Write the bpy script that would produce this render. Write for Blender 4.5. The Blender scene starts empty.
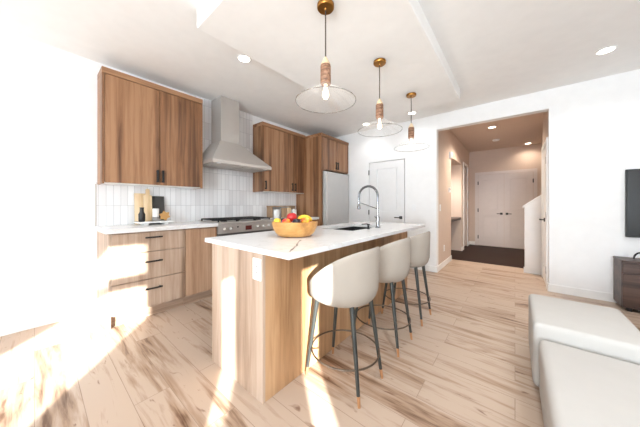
import bpy, bmesh, math, random
from mathutils import Vector, Matrix
random.seed(7)
S = bpy.context.scene
COL = S.collection

# ------------------------------------------------------------------ camera
cd = bpy.data.cameras.new('camera')
cam = bpy.data.objects.new('camera', cd); COL.objects.link(cam)
FPX = 236.0
cd.sensor_width = 36.0; cd.sensor_fit = 'HORIZONTAL'
cd.lens = FPX / 640 * 36.0
cd.shift_y = -8.5 / 640
cd.clip_start = 0.02; cd.clip_end = 100
cam.location = (0, 0, 1.17)
cam.rotation_euler = (math.pi / 2, 0, math.atan(195 / 236.0))
S.camera = cam

# ------------------------------------------------------------------ world, sun, daylight, exposure
W = bpy.data.worlds.new('world'); S.world = W; W.use_nodes = True
bg = W.node_tree.nodes['Background']
bg.inputs['Color'].default_value = (0.78, 0.88, 1.0, 1); bg.inputs['Strength'].default_value = 1.0

XR = 2.0          # right wall (windows), YB = rear wall
YB = -4.75
YP = 4.45         # wall with pantry door, hall opening and TV
XL = -3.54        # cabinet wall
ZC = 2.74

sd = bpy.data.lights.new('sun', 'SUN'); sun = bpy.data.objects.new('sun', sd); COL.objects.link(sun)
tan_e = 0.28
sun.rotation_euler = Vector((-0.78, 0.62, -tan_e)).to_track_quat('-Z', 'Y').to_euler()
sd.energy = 38.0; sd.angle = math.radians(0.5); sd.color = (1.0, 0.99, 0.98)
sun.location = (6, -6, 5)

def area(name, loc, direction, sx, sy, power, color):
    l = bpy.data.lights.new(name, 'AREA'); o = bpy.data.objects.new(name, l); COL.objects.link(o)
    l.shape = 'RECTANGLE'; l.size = sx; l.size_y = sy; l.energy = power; l.color = color
    o.location = loc; o.rotation_euler = Vector(direction).to_track_quat('-Z', 'Y').to_euler()
    return o
SKY = (0.70, 0.85, 1.0)
# daylight coming in through the window openings (right wall and rear wall)
area('daylight_patio', (XR - 0.02, -3.75, 1.3), (-1, 0, 0), 1.1, 2.5, 5, SKY)
area('daylight_right', (XR - 0.02, -1.27, 1.0), (-1, 0, 0), 0.25, 1.9, 10, SKY)
area('daylight_rear', (-1.3, YB + 0.02, 1.4), (0, 1, 0), 3.0, 2.1, 30, SKY)
area('daylight_rear_side', (1.1, YB + 0.02, 1.4), (0, 1, 0), 1.1, 2.1, 80, SKY)

# added fill lamps inside the rear windows, aimed up to brighten the ceiling
area('ceiling_fill_rear', (-1.3, YB + 0.03, 0.9), (0, 0.5, 0.87), 3.0, 1.1, 100, (0.86, 0.94, 1.0))
area('ceiling_fill_side', (1.1, YB + 0.03, 0.9), (0, 0.5, 0.87), 1.1, 1.1, 280, (0.86, 0.94, 1.0))

vs = S.view_settings
vs.view_transform = 'Standard'; vs.look = 'None'; vs.gamma = 1.0; vs.use_curve_mapping = False
vs.exposure = 0.06
S.cycles.max_bounces = 10; S.cycles.diffuse_bounces = 6; S.cycles.transparent_max_bounces = 12
S.cycles.caustics_reflective = False; S.cycles.caustics_refractive = False
S.cycles.sample_clamp_indirect = 6.0
S.cycles.use_denoising = True

# ------------------------------------------------------------------ materials
def lin(c):
    return tuple(((v / 255) / 12.92 if v / 255 <= 0.04045 else ((v / 255 + 0.055) / 1.055) ** 2.4) for v in c) + (1,)
def mat(name, rgb, rough=0.5, metal=0.0, emit=None, es=0, spec=0.5, trans=0.0, bump=0.0, bscale=200, coat=0.0):
    m = bpy.data.materials.new(name); m.use_nodes = True
    nt = m.node_tree; b = nt.nodes['Principled BSDF']
    b.inputs['Base Color'].default_value = lin(rgb); b.inputs['Roughness'].default_value = rough
    b.inputs['Metallic'].default_value = metal; b.inputs['Specular IOR Level'].default_value = spec
    b.inputs['Transmission Weight'].default_value = trans
    b.inputs['Coat Weight'].default_value = coat
    if emit: b.inputs['Emission Color'].default_value = lin(emit); b.inputs['Emission Strength'].default_value = es
    # slight procedural variation of tone
    tc = nt.nodes.new('ShaderNodeTexCoord'); nz = nt.nodes.new('ShaderNodeTexNoise'); nz.inputs['Scale'].default_value = 9
    nt.links.new(tc.outputs['Object'], nz.inputs['Vector'])
    mx = nt.nodes.new('ShaderNodeMixRGB'); mx.inputs['Color1'].default_value = lin(rgb)
    mx.inputs['Color2'].default_value = tuple(v * 0.93 for v in lin(rgb)[:3]) + (1,)
    nt.links.new(nz.outputs['Fac'], mx.inputs['Fac']); nt.links.new(mx.outputs['Color'], b.inputs['Base Color'])
    if bump:
        n2 = nt.nodes.new('ShaderNodeTexNoise'); n2.inputs['Scale'].default_value = bscale
        nt.links.new(tc.outputs['Object'], n2.inputs['Vector'])
        bp = nt.nodes.new('ShaderNodeBump'); bp.inputs['Strength'].default_value = bump; bp.inputs['Distance'].default_value = 0.002
        nt.links.new(n2.outputs['Fac'], bp.inputs['Height']); nt.links.new(bp.outputs['Normal'], b.inputs['Normal'])
    return m
class NT:
    def __init__(s, m): s.t = m.node_tree; s.b = s.t.nodes['Principled BSDF']
    def n(s, typ, **kw):
        o = s.t.nodes.new(typ)
        for k, v in kw.items():
            if k in o.inputs: o.inputs[k].default_value = v
            else: setattr(o, k, v)
        return o
    def l(s, a, b): s.t.links.new(a, b)
def ramp(node, stops):
    cr = node.color_ramp
    while len(cr.elements) > 1: cr.elements.remove(cr.elements[-1])
    cr.elements[0].position = stops[0][0]; cr.elements[0].color = lin(stops[0][1])
    for p, c in stops[1:]:
        e = cr.elements.new(p); e.color = lin(c)

def wood(name, light, mid, dark, axis='Z', rough=0.42, band=9.0):
    m = bpy.data.materials.new(name); m.use_nodes = True; k = NT(m)
    tc = k.n('ShaderNodeTexCoord')
    def mapped(across, along):
        sc = [across] * 3; sc['XYZ'.index(axis)] = along
        mp = k.n('ShaderNodeMapping'); mp.inputs['Scale'].default_value = sc
        k.l(tc.outputs['Object'], mp.inputs['Vector']); return mp
    fine = k.n('ShaderNodeTexNoise', Scale=1.0, Detail=6.0, Roughness=0.65, Distortion=0.6)
    k.l(mapped(26, 1.3).outputs['Vector'], fine.inputs['Vector'])
    broad = k.n('ShaderNodeTexNoise', Scale=1.0, Detail=1.5, Roughness=0.5)
    k.l(mapped(band, 0.22).outputs['Vector'], broad.inputs['Vector'])
    a = k.n('ShaderNodeMath', operation='MULTIPLY'); a.inputs[1].default_value = 0.45; k.l(fine.outputs['Fac'], a.inputs[0])
    b = k.n('ShaderNodeMath', operation='MULTIPLY_ADD'); b.inputs[1].default_value = 0.62
    k.l(broad.outputs['Fac'], b.inputs[0]); k.l(a.outputs[0], b.inputs[2])
    cr = k.n('ShaderNodeValToRGB'); ramp(cr, [(0.39, dark), (0.51, mid), (0.63, light)])
    k.l(b.outputs[0], cr.inputs['Fac']); k.l(cr.outputs['Color'], k.b.inputs['Base Color'])
    k.b.inputs['Roughness'].default_value = rough
    bp = k.n('ShaderNodeBump', Strength=0.12, Distance=0.001); k.l(fine.outputs['Fac'], bp.inputs['Height']); k.l(bp.outputs['Normal'], k.b.inputs['Normal'])
    return m

def floor_mat(name, light, mid, dark, bw=1.25, bh=0.185):
    m = bpy.data.materials.new(name); m.use_nodes = True; k = NT(m)
    tc = k.n('ShaderNodeTexCoord')
    br = k.n('ShaderNodeTexBrick', offset=0.37, offset_frequency=2)
    for q, v in (('Color1', (0, 0, 0, 1)), ('Color2', (1, 1, 1, 1)), ('Mortar', (0.5, 0.5, 0.5, 1)), ('Scale', 1.0), ('Mortar Size', 0.0016),
                 ('Mortar Smooth', 0.2), ('Bias', 0.0), ('Brick Width', bw), ('Row Height', bh)):
        br.inputs[q].default_value = v
    k.l(tc.outputs['Object'], br.inputs['Vector'])
    # shift grain per plank
    sc = k.n('ShaderNodeVectorMath', operation='SCALE'); sc.inputs['Scale'].default_value = 31.0; k.l(br.outputs['Color'], sc.inputs[0])
    ad = k.n('ShaderNodeVectorMath', operation='ADD'); k.l(tc.outputs['Object'], ad.inputs[0]); k.l(sc.outputs[0], ad.inputs[1])
    def mapped(s):
        mp = k.n('ShaderNodeMapping'); mp.inputs['Scale'].default_value = s; k.l(ad.outputs[0], mp.inputs['Vector']); return mp
    fine = k.n('ShaderNodeTexNoise', Scale=1.0, Detail=7.0, Roughness=0.62, Distortion=0.7); k.l(mapped((2.6, 30, 1)).outputs[0], fine.inputs['Vector'])
    streak = k.n('ShaderNodeTexNoise', Scale=1.0, Detail=4.0, Roughness=0.55, Distortion=1.0); k.l(mapped((1.1, 9.5, 1)).outputs[0], streak.inputs['Vector'])
    rnd = k.n('ShaderNodeSeparateColor'); k.l(br.outputs['Color'], rnd.inputs[0])
    a = k.n('ShaderNodeMath', operation='MULTIPLY'); a.inputs[1].default_value = 0.35; k.l(fine.outputs['Fac'], a.inputs[0])
    b = k.n('ShaderNodeMath', operation='MULTIPLY_ADD'); b.inputs[1].default_value = 0.65; k.l(streak.outputs['Fac'], b.inputs[0]); k.l(a.outputs[0], b.inputs[2])
    c = k.n('ShaderNodeMath', operation='MULTIPLY_ADD'); c.inputs[1].default_value = 0.13; k.l(rnd.outputs[0], c.inputs[0]); k.l(b.outputs[0], c.inputs[2])
    cr = k.n('ShaderNodeValToRGB'); ramp(cr, [(0.37, dark), (0.46, mid), (0.56, light), (0.8, light)])
    k.l(c.outputs[0], cr.inputs['Fac'])
    # small dark knots
    kn = k.n('ShaderNodeTexNoise', Scale=1.0, Detail=3.0, Roughness=0.5, Distortion=1.0); k.l(mapped((5.5, 17, 1)).outputs[0], kn.inputs['Vector'])
    kr = k.n('ShaderNodeValToRGB'); ramp(kr, [(0.66, (0, 0, 0)), (0.74, (255, 255, 255))]); k.l(kn.outputs['Fac'], kr.inputs['Fac'])
    kf = k.n('ShaderNodeMath', operation='MULTIPLY'); kf.inputs[1].default_value = 0.75; k.l(kr.outputs['Color'], kf.inputs[0])
    mk = k.n('ShaderNodeMixRGB'); mk.inputs['Color2'].default_value = lin((104, 68, 46)); k.l(kf.outputs[0], mk.inputs['Fac']); k.l(cr.outputs['Color'], mk.inputs['Color1'])
    mx = k.n('ShaderNodeMixRGB'); mx.inputs['Color2'].default_value = lin(dark); k.l(mk.outputs['Color'], mx.inputs['Color1'])
    sm = k.n('ShaderNodeMath', operation='MULTIPLY'); sm.inputs[1].default_value = 0.55; k.l(br.outputs['Fac'], sm.inputs[0]); k.l(sm.outputs[0], mx.inputs['Fac'])
    k.l(mx.outputs['Color'], k.b.inputs['Base Color'])
    k.b.inputs['Roughness'].default_value = 0.42; k.b.inputs['Specular IOR Level'].default_value = 0.35
    return m

def tile_mat(name):
    m = bpy.data.materials.new(name); m.use_nodes = True; k = NT(m)
    tc = k.n('ShaderNodeTexCoord'); sp = k.n('ShaderNodeSeparateXYZ'); k.l(tc.outputs['Object'], sp.inputs[0])
    zz = k.n('ShaderNodeMath', operation='SUBTRACT'); zz.inputs[1].default_value = 0.92; k.l(sp.outputs['Z'], zz.inputs[0])
    cb = k.n('ShaderNodeCombineXYZ'); k.l(sp.outputs['Y'], cb.inputs['X']); k.l(zz.outputs[0], cb.inputs['Y'])
    br = k.n('ShaderNodeTexBrick', offset=0.0)
    for q, v in (('Color1', lin((240, 240, 241))), ('Color2', lin((218, 216, 217))), ('Mortar', lin((196, 196, 198))), ('Scale', 1.0), ('Mortar Size', 0.0022),
                 ('Mortar Smooth', 0.1), ('Bias', -0.25), ('Brick Width', 0.064), ('Row Height', 0.245)):
        br.inputs[q].default_value = v
    k.l(cb.outputs[0], br.inputs['Vector']); k.l(br.outputs['Color'], k.b.inputs['Base Color'])
    k.b.inputs['Roughness'].default_value = 0.22
    bp = k.n('ShaderNodeBump', Strength=0.5, Distance=0.002, invert=True); k.l(br.outputs['Fac'], bp.inputs['Height']); k.l(bp.outputs['Normal'], k.b.inputs['Normal'])
    return m

def quartz(name):
    m = bpy.data.materials.new(name); m.use_nodes = True; k = NT(m)
    tc = k.n('ShaderNodeTexCoord')
    nz = k.n('ShaderNodeTexNoise', Scale=1.3, Detail=5.0, Roughness=0.55, Distortion=1.4); k.l(tc.outputs['Object'], nz.inputs['Vector'])
    d = k.n('ShaderNodeMath', operation='SUBTRACT'); d.inputs[1].default_value = 0.5; k.l(nz.outputs['Fac'], d.inputs[0])
    ab = k.n('ShaderNodeMath', operation='ABSOLUTE'); k.l(d.outputs[0], ab.inputs[0])
    cr = k.n('ShaderNodeValToRGB'); ramp(cr, [(0.0, (214, 213, 212)), (0.006, (221, 221, 220)), (0.02, (224, 224, 224))])
    k.l(ab.outputs[0], cr.inputs['Fac']); k.l(cr.outputs['Color'], k.b.inputs['Base Color'])
    k.b.inputs['Roughness'].default_value = 0.18
    return m

def glass(name, tint=(1, 1, 1), g=0.03, milky=0.0):
    m = bpy.data.materials.new(name); m.use_nodes = True; nt = m.node_tree
    for n in list(nt.nodes): nt.nodes.remove(n)
    o = nt.nodes.new('ShaderNodeOutputMaterial'); mx = nt.nodes.new('ShaderNodeMixShader')
    t = nt.nodes.new('ShaderNodeBsdfTransparent'); t.inputs['Color'].default_value = tint + (1,)
    gl = nt.nodes.new('ShaderNodeBsdfGlossy'); gl.inputs['Roughness'].default_value = 0.03
    lw = nt.nodes.new('ShaderNodeLayerWeight'); lw.inputs['Blend'].default_value = 0.35
    ma = nt.nodes.new('ShaderNodeMath'); ma.operation = 'MULTIPLY_ADD'; ma.inputs[1].default_value = 0.3; ma.inputs[2].default_value = g
    df = nt.nodes.new('ShaderNodeBsdfDiffuse'); df.inputs['Color'].default_value = (0.9, 0.9, 0.9, 1)
    mg = nt.nodes.new('ShaderNodeMixShader'); mg.inputs['Fac'].default_value = milky
    nt.links.new(gl.outputs[0], mg.inputs[1]); nt.links.new(df.outputs[0], mg.inputs[2]); gl = mg
    nt.links.new(lw.outputs['Facing'], ma.inputs[0]); nt.links.new(ma.outputs[0], mx.inputs['Fac'])
    nt.links.new(t.outputs[0], mx.inputs[1]); nt.links.new(gl.outputs[0], mx.inputs[2]); nt.links.new(mx.outputs[0], o.inputs['Surface'])
    return m

M = {}
M['wall'] = mat('wall_paint', (245, 245, 245), 0.7)
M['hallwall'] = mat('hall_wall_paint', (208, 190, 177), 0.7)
M['ceil'] = mat('ceiling_paint', (246, 246, 245), 0.8)
M['trim'] = mat('white_trim', (242, 242, 241), 0.45)
M['door'] = mat('door_paint', (240, 240, 240), 0.45)
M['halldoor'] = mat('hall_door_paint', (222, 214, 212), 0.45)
M['floor'] = floor_mat('plank_floor', (182, 162, 145), (157, 131, 110), (96, 68, 49))
M['entry'] = mat('entry_dark_brown', (46, 28, 21), 0.6, spec=0.2)  # one even dark brown for the far hall floor
M['wood'] = wood('cabinet_wood', (166, 125, 92), (140, 99, 68), (94, 62, 41))
M['woodh'] = wood('cabinet_wood_horizontal', (166, 125, 92), (140, 99, 68), (94, 62, 41), axis='Y')
M['pale'] = wood('cabinet_wood_lit', (188, 166, 148), (168, 143, 123), (132, 107, 88))  # cabinet wood made paler, light on the lower fronts put into the colour
M['paleh'] = wood('cabinet_wood_lit_horizontal', (188, 166, 148), (168, 143, 123), (132, 107, 88), axis='Y')
M['woodm'] = wood('cabinet_wood_half_lit', (184, 152, 126), (162, 128, 102), (124, 92, 70))  # same wood, in-between tone with less light painted in
M['woodsun'] = wood('cabinet_wood_sunlit', (196, 158, 120), (176, 136, 98), (138, 102, 70))  # same wood again, sun on the island's stool side painted in
M['tile'] = tile_mat('wall_tile')
M['quartz'] = quartz('white_quartz')
M['steel'] = mat('brushed_steel', (205, 200, 195), 0.36, 0.65)
M['steeld'] = mat('steel_filter', (120, 118, 116), 0.4, 0.8)
M['fridge'] = mat('fridge_steel', (206, 204, 202), 0.3, 0.75)
M['chrome'] = mat('chrome', (150, 150, 153), 0.15, 1.0)
M['springm'] = mat('dark_spring_steel', (84, 84, 86), 0.3, 0.9)
M['black'] = mat('matte_black', (22, 22, 23), 0.45)
M['gap'] = mat('dark_gap', (40, 34, 30), 0.8)
M['iron'] = mat('cast_iron', (26, 26, 27), 0.6)
M['brass'] = mat('aged_brass', (168, 118, 58), 0.32, 0.95)
M['rope'] = wood('turned_wood', (170, 130, 104), (136, 98, 74), (96, 66, 48), axis='X', rough=0.6, band=60)
M['cord'] = mat('fabric_cord', (70, 60, 52), 0.8)
M['glass'] = glass('clear_glass', g=0.06, milky=0.35)
M['rimglass'] = glass('glass_edge', (0.62, 0.60, 0.58), 0.35)
M['pane'] = glass('window_glass', (0.96, 0.98, 0.97), 0.02)
M['bulb'] = mat('bulb', (255, 240, 220), 0.3, emit=(255, 236, 205), es=1.6)
M['can'] = mat('lamp_lens', (255, 250, 240), 0.4, emit=(255, 244, 226), es=7)
M['plastic'] = mat('white_plastic', (244, 245, 246), 0.35)
M['fabric'] = mat('stool_fabric', (162, 153, 143), 0.85, bump=0.25, bscale=420, spec=0.2)
M['leg'] = mat('charcoal_metal', (62, 64, 62), 0.42, 0.4)
M['ring'] = mat('bronze_metal', (96, 82, 70), 0.4, 0.7)
M['tip'] = mat('brass_tip', (196, 146, 104), 0.35, 0.6)
M['sofa'] = mat('sofa_fabric', (186, 183, 179), 0.9, bump=0.3, bscale=350, spec=0.15)
M['screen'] = mat('tv_screen', (16, 17, 17), 0.25)
M['walnut'] = wood('walnut', (92, 70, 60), (74, 54, 46), (52, 38, 33), axis='X')
M['espresso'] = mat('dark_bench_top', (52, 34, 28), 0.4)
M['bowl'] = wood('bowl_wood', (204, 156, 94), (188, 136, 74), (158, 106, 54), axis='X', rough=0.35)
M['apple'] = mat('apple_skin', (186, 42, 44), 0.3)
M['plum'] = mat('plum_skin', (34, 30, 42), 0.3)
M['banana'] = mat('banana_skin', (236, 190, 44), 0.45)
M['lemon'] = mat('lemon_skin', (240, 206, 60), 0.4)
M['stem'] = mat('stem_brown', (88, 62, 38), 0.7)
M['board'] = wood('board_wood', (232, 208, 172), (220, 192, 152), (196, 164, 122), rough=0.55)
M['boardd'] = wood('dark_board_wood', (190, 160, 128), (168, 138, 108), (140, 110, 84), rough=0.55)
M['slate'] = mat('slate_panel', (66, 64, 62), 0.7, bump=0.3, bscale=60)
M['candle'] = mat('candle_wax', (240, 240, 238), 0.5)
M['star'] = mat('gold_star', (196, 150, 92), 0.5, 0.2)
M['ceramic'] = mat('white_ceramic', (240, 240, 238), 0.3)
M['grey'] = mat('grey_stone', (150, 146, 142), 0.7)
M['darkvein'] = mat('vein_stone', (84, 80, 78), 0.4)
M['display'] = mat('display', (96, 48, 44), 0.2)
M['sink'] = mat('sink_black', (24, 24, 25), 0.4)
def two_tone(name, c1, c2, scale=9):
    m = bpy.data.materials.new(name); m.use_nodes = True; k = NT(m)
    tc = k.n('ShaderNodeTexCoord'); nz = k.n('ShaderNodeTexNoise', Scale=scale, Detail=2.0); k.l(tc.outputs['Object'], nz.inputs['Vector'])
    cr = k.n('ShaderNodeValToRGB'); ramp(cr, [(0.42, c1), (0.58, c2)]); k.l(nz.outputs['Fac'], cr.inputs['Fac']); k.l(cr.outputs['Color'], k.b.inputs['Base Color'])
    k.b.inputs['Roughness'].default_value = 0.35
    return m
M['nectarine'] = two_tone('nectarine_skin', (206, 44, 36), (240, 150, 40), 16)
M['mango'] = two_tone('mango_skin', (226, 96, 40), (244, 196, 60), 14)

# ------------------------------------------------------------------ mesh helpers
class MB:
    def __init__(s): s.bm = bmesh.new()
    def box(s, x0, x1, y0, y1, z0, z1, bev=0.0, seg=2):
        r = bmesh.ops.create_cube(s.bm, size=1.0); vs_ = r['verts']
        for v in vs_: v.co = Vector(((x0 + x1) / 2 + v.co.x * (x1 - x0), (y0 + y1) / 2 + v.co.y * (y1 - y0), (z0 + z1) / 2 + v.co.z * (z1 - z0)))
        if bev > 0:
            es = list({e for v in vs_ for e in v.link_edges})
            bmesh.ops.bevel(s.bm, geom=es, offset=bev, segments=seg, profile=0.5, affect='EDGES')
        return s
    def tube(s, pts, r, n=10, closed=False, r2=None):
        pts = [Vector(p) for p in pts]; rings = []; N = len(pts)
        up = None
        for i, p in enumerate(pts):
            if closed: t = pts[(i + 1) % N] - pts[i - 1]
            else: t = pts[min(i + 1, N - 1)] - pts[max(i - 1, 0)]
            t.normalize()
            if up is None: up = Vector((0, 0, 1)) if abs(t.z) < 0.9 else Vector((1, 0, 0))
            a = t.cross(up)
            if a.length < 1e-5: a = t.cross(Vector((0, 1, 0)))
            a.normalize(); b = a.cross(t); up = b
            rr = r[i] if isinstance(r, (list, tuple)) else (r if r2 is None else r + (r2 - r) * i / (N - 1))
            rings.append([s.bm.verts.new(p + a * rr * math.cos(2 * math.pi * k / n) + b * rr * math.sin(2 * math.pi * k / n)) for k in range(n)])
        for i in range(N if closed else N - 1):
            A = rings[i]; B = rings[(i + 1) % N]
            for k in range(n): s.bm.faces.new((A[k], A[(k + 1) % n], B[(k + 1) % n], B[k]))
        if not closed: s.bm.faces.new(rings[0][::-1]); s.bm.faces.new(rings[-1])
        return s
    def lathe(s, prof, c=(0, 0, 0), n=24, sx=1.0, sy=1.0, caps=True, axis='Z'):
        rings = []
        for r, z in prof:
            ring = []
            for k in range(n):
                a = 2 * math.pi * k / n
                p = (r * math.cos(a) * sx, r * math.sin(a) * sy, z)
                if axis == 'X': p = (p[2], p[0], p[1])
                if axis == 'Y': p = (p[1], p[2], p[0])
                ring.append(s.bm.verts.new(Vector(p) + Vector(c)))
            rings.append(ring)
        for i in range(len(rings) - 1):
            A, B = rings[i], rings[i + 1]
            for k in range(n): s.bm.faces.new((A[k], A[(k + 1) % n], B[(k + 1) % n], B[k]))
        if caps: s.bm.faces.new(rings[0][::-1]); s.bm.faces.new(rings[-1])
        return s
    def prism(s, poly, axis, a, b):
        # poly: 2D points in the plane normal to axis (X: (y,z), Y: (x,z), Z: (x,y))
        def P(p, t): return {'X': (t, p[0], p[1]), 'Y': (p[0], t, p[1]), 'Z': (p[0], p[1], t)}[axis]
        A = [s.bm.verts.new(P(p, a)) for p in poly]; B = [s.bm.verts.new(P(p, b)) for p in poly]
        n = len(poly)
        for k in range(n): s.bm.faces.new((A[k], A[(k + 1) % n], B[(k + 1) % n], B[k]))
        s.bm.faces.new(A[::-1]); s.bm.faces.new(B)
        return s
    def ball(s, c, r, sx=1, sy=1, sz=1, n=16):
        r_ = bmesh.ops.create_uvsphere(s.bm, u_segments=n, v_segments=n * 3 // 4, radius=r)
        for v in r_['verts']: v.co = Vector((v.co.x * sx, v.co.y * sy, v.co.z * sz)) + Vector(c)
        return s
    def build(s, name, m, parent=None, smooth=False, angle=40):
        me = bpy.data.meshes.new(name)
        bmesh.ops.recalc_face_normals(s.bm, faces=s.bm.faces[:])
        o = bpy.data.objects.new(name, me)
        if parent is not None:
            off = ROOTLOC[parent.name]
            for v in s.bm.verts: v.co -= off
            o.parent = parent; ROOTLOC[o.name] = off
        s.bm.to_mesh(me); s.bm.free()
        me.materials.append(m)
        if smooth:
            for p in me.polygons: p.use_smooth = True
            try: me.set_sharp_from_angle(angle=math.radians(angle))
            except Exception: pass
        COL.objects.link(o)
        return o
ROOTLOC = {}
def thing(name, label, cat, loc, group=None):
    o = bpy.data.objects.new(name, None); COL.objects.link(o); o.location = loc; o.empty_display_size = 0.05
    o['label'] = label; o['category'] = cat
    if group: o['group'] = group
    ROOTLOC[o.name] = Vector(loc)
    return o
def tag(o, label, cat, group=None):
    # a thing made of one mesh: move its origin to its base centre
    me = o.data; xs = [v.co for v in me.vertices]
    c = Vector((sum(v.x for v in xs) / len(xs), sum(v.y for v in xs) / len(xs), min(v.z for v in xs)))
    for v in me.vertices: v.co -= c
    o.location = c
    ROOTLOC[o.name] = c
    o['label'] = label; o['category'] = cat
    if group: o['group'] = group
    return o
def struct(o, label=None, cat=None):
    o['kind'] = 'structure'
    if label: o['label'] = label
    if cat: o['category'] = cat
    ROOTLOC.setdefault(o.name, Vector((0, 0, 0)))
    return o
def copy_tree(o, parent=None):
    c = o.copy(); COL.objects.link(c)
    if parent: c.parent = parent
    for ch in list(o.children): copy_tree(ch, c)
    return c

# ------------------------------------------------------------------ room shell
T = 0.13
HY = 8.25; HX0 = -1.05; HX1 = 0.356; OH = 2.48
struct(MB().box(XL - T, XR + T, YB - T, YP, -0.1, 0).box(HX0, HX1, YP, 5.75, -0.1, 0).build('floor', M['floor']), 'pale oak plank floor with brown streaks', 'floor')
struct(MB().box(-1.75, 1.2, 5.75, HY + T, -0.1, 0).box(-1.75, HX0, YP + T, 5.75, -0.1, 0).box(HX1, 1.2, YP + T, 5.75, -0.1, 0).build('floor_hall', M['entry']), 'dark brown floor before the double doors', 'floor')
struct(MB().box(XL - T, XR + T, YB - T, YP + T, ZC, ZC + 0.1).build('ceiling', M['ceil']), 'white ceiling of the kitchen', 'ceiling')
struct(MB().box(-1.97, -0.57, 0.83, 3.66, 2.59, ZC, 0.006).build('ceiling_drop', M['ceil']), 'white dropped ceiling panel above the island', 'ceiling')
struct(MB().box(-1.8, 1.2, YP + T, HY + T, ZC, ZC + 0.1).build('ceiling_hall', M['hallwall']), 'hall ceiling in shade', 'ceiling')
struct(MB().box(XL - T, XL, YB - T, YP + T, 0, ZC).build('wall_left', M['wall']), 'white wall behind the cabinets', 'wall')
PX0, PX1, PZ = -2.35, -1.60, 2.048
w = MB()
w.box(XL, PX0, YP, YP + T, 0, ZC).box(PX0, PX1, YP, YP + T, PZ, ZC).box(PX1, HX0, YP, YP + T, 0, ZC)
w.box(PX0, PX1, YP + 0.07, YP + T, 0, PZ)
w.box(HX0, HX1, YP, YP + T, OH, ZC).box(HX1, XR + T, YP, YP + T, 0, ZC)
struct(w.build('wall_back', M['wall']), 'white wall with pantry door and hall opening', 'wall')
# right wall with window openings
def wall_with_holes(axis_pos, a0, a1, holes, along):
    m_ = MB(); holes = sorted(holes)
    def bx(p0, p1, z0, z1):
        if along == 'Y': m_.box(axis_pos, axis_pos + T, p0, p1, z0, z1)
        else: m_.box(p0, p1, axis_pos - T, axis_pos, z0, z1)
    cur = a0
    for (p0, p1, z0, z1) in holes:
        bx(cur, p0, 0, ZC)
        if z0 > 0: bx(p0, p1, 0, z0)
        bx(p0, p1, z1, ZC); cur = p1
    bx(cur, a1, 0, ZC)
    return m_
rh = [(-4.32, -3.17, 0.0, 2.61), (-2.13, -1.87, 1.12, 2.0), (-1.42, -1.12, 0.05, 1.92)]
struct(wall_with_holes(XR, YB - T, YP, rh, 'Y').build('wall_right', M['wall']), 'white window wall beside the sofa', 'wall')
bh = [(-2.9, 0.3, 0.3, 2.45), (0.5, 1.7, 0.3, 2.45)]
struct(wall_with_holes(YB, XL, XR, bh, 'X').build('wall_rear', M['wall']), 'white window wall facing the kitchen', 'wall')
def window_unit(name, p0, p1, z0, z1, bars_z=(), bars_p=(), along='Y', at=XR):
    f = MB(); t = 0.045
    def bx(m_, a, b, c, d, d0=0.03, d1=0.09):
        if along == 'Y': m_.box(at + d0, at + d1, a, b, c, d)
        else: m_.box(a, b, at - d1, at - d0, c, d)
    bx(f, p0, p0 + t, z0, z1); bx(f, p1 - t, p1, z0, z1); bx(f, p0 + t, p1 - t, z0, z0 + t); bx(f, p0 + t, p1 - t, z1 - t, z1)
    for (a, b) in bars_z: bx(f, p0 + t, p1 - t, a, b)
    for (a, b) in bars_p: bx(f, a, b, z0 + t, z1 - t)
    o = struct(f.build(name, M['trim']), None)
    g = MB(); bx(g, p0 + t, p1 - t, z0 + t, z1 - t, 0.058, 0.062); g.build('window_pane', M['pane'], o)
window_unit('window_1', -4.32, -3.17, 0.0, 2.61, bars_z=[(2.14, 2.26)])
window_unit('window_2', -2.13, -1.87, 1.12, 2.0)
window_unit('window_3', -1.42, -1.12, 0.05, 1.92)
window_unit('window_5', 0.5, 1.7, 0.3, 2.45, along='X', at=YB)
window_unit('window_4', -2.9, 0.3, 0.3, 2.45, bars_p=[(-1.32, -1.26)], along='X', at=YB)

struct(MB().box(-6, 7.25, -9.6, -9.0, 0, 5.2).build('sun_block_wall', M['hallwall']), 'added unseen wall blocking the sun outside the rear windows', 'wall')  # out of view, added to keep direct sun off the rear windows
# hall
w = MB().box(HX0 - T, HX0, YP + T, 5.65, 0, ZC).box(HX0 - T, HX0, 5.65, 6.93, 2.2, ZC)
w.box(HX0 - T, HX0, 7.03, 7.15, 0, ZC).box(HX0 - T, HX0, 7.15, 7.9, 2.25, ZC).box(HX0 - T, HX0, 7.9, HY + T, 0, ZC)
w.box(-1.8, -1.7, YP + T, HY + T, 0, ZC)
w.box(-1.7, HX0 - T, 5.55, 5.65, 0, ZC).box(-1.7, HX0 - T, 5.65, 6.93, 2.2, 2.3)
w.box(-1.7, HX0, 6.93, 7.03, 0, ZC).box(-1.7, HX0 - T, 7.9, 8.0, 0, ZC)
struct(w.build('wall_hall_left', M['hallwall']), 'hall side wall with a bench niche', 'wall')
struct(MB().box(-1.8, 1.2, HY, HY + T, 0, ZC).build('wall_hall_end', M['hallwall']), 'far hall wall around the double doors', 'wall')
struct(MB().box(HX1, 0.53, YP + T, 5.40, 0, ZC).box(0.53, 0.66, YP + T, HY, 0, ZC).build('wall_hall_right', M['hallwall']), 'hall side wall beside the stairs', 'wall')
# sloped half wall of the stairs with cap
struct(MB().prism([(0.13, 0), (0.53, 0), (0.53, 1.47), (0.13, 1.14)], 'Y', 5.41, 5.53).build('wall_stair', M['wall']), 'white half wall with a sloped cap at the stairs', 'half wall')
struct(MB().prism([(0.105, 1.12), (0.53, 1.47), (0.53, 1.50), (0.105, 1.15)], 'Y', 5.39, 5.55).build('trim_1', M['trim']))
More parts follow.
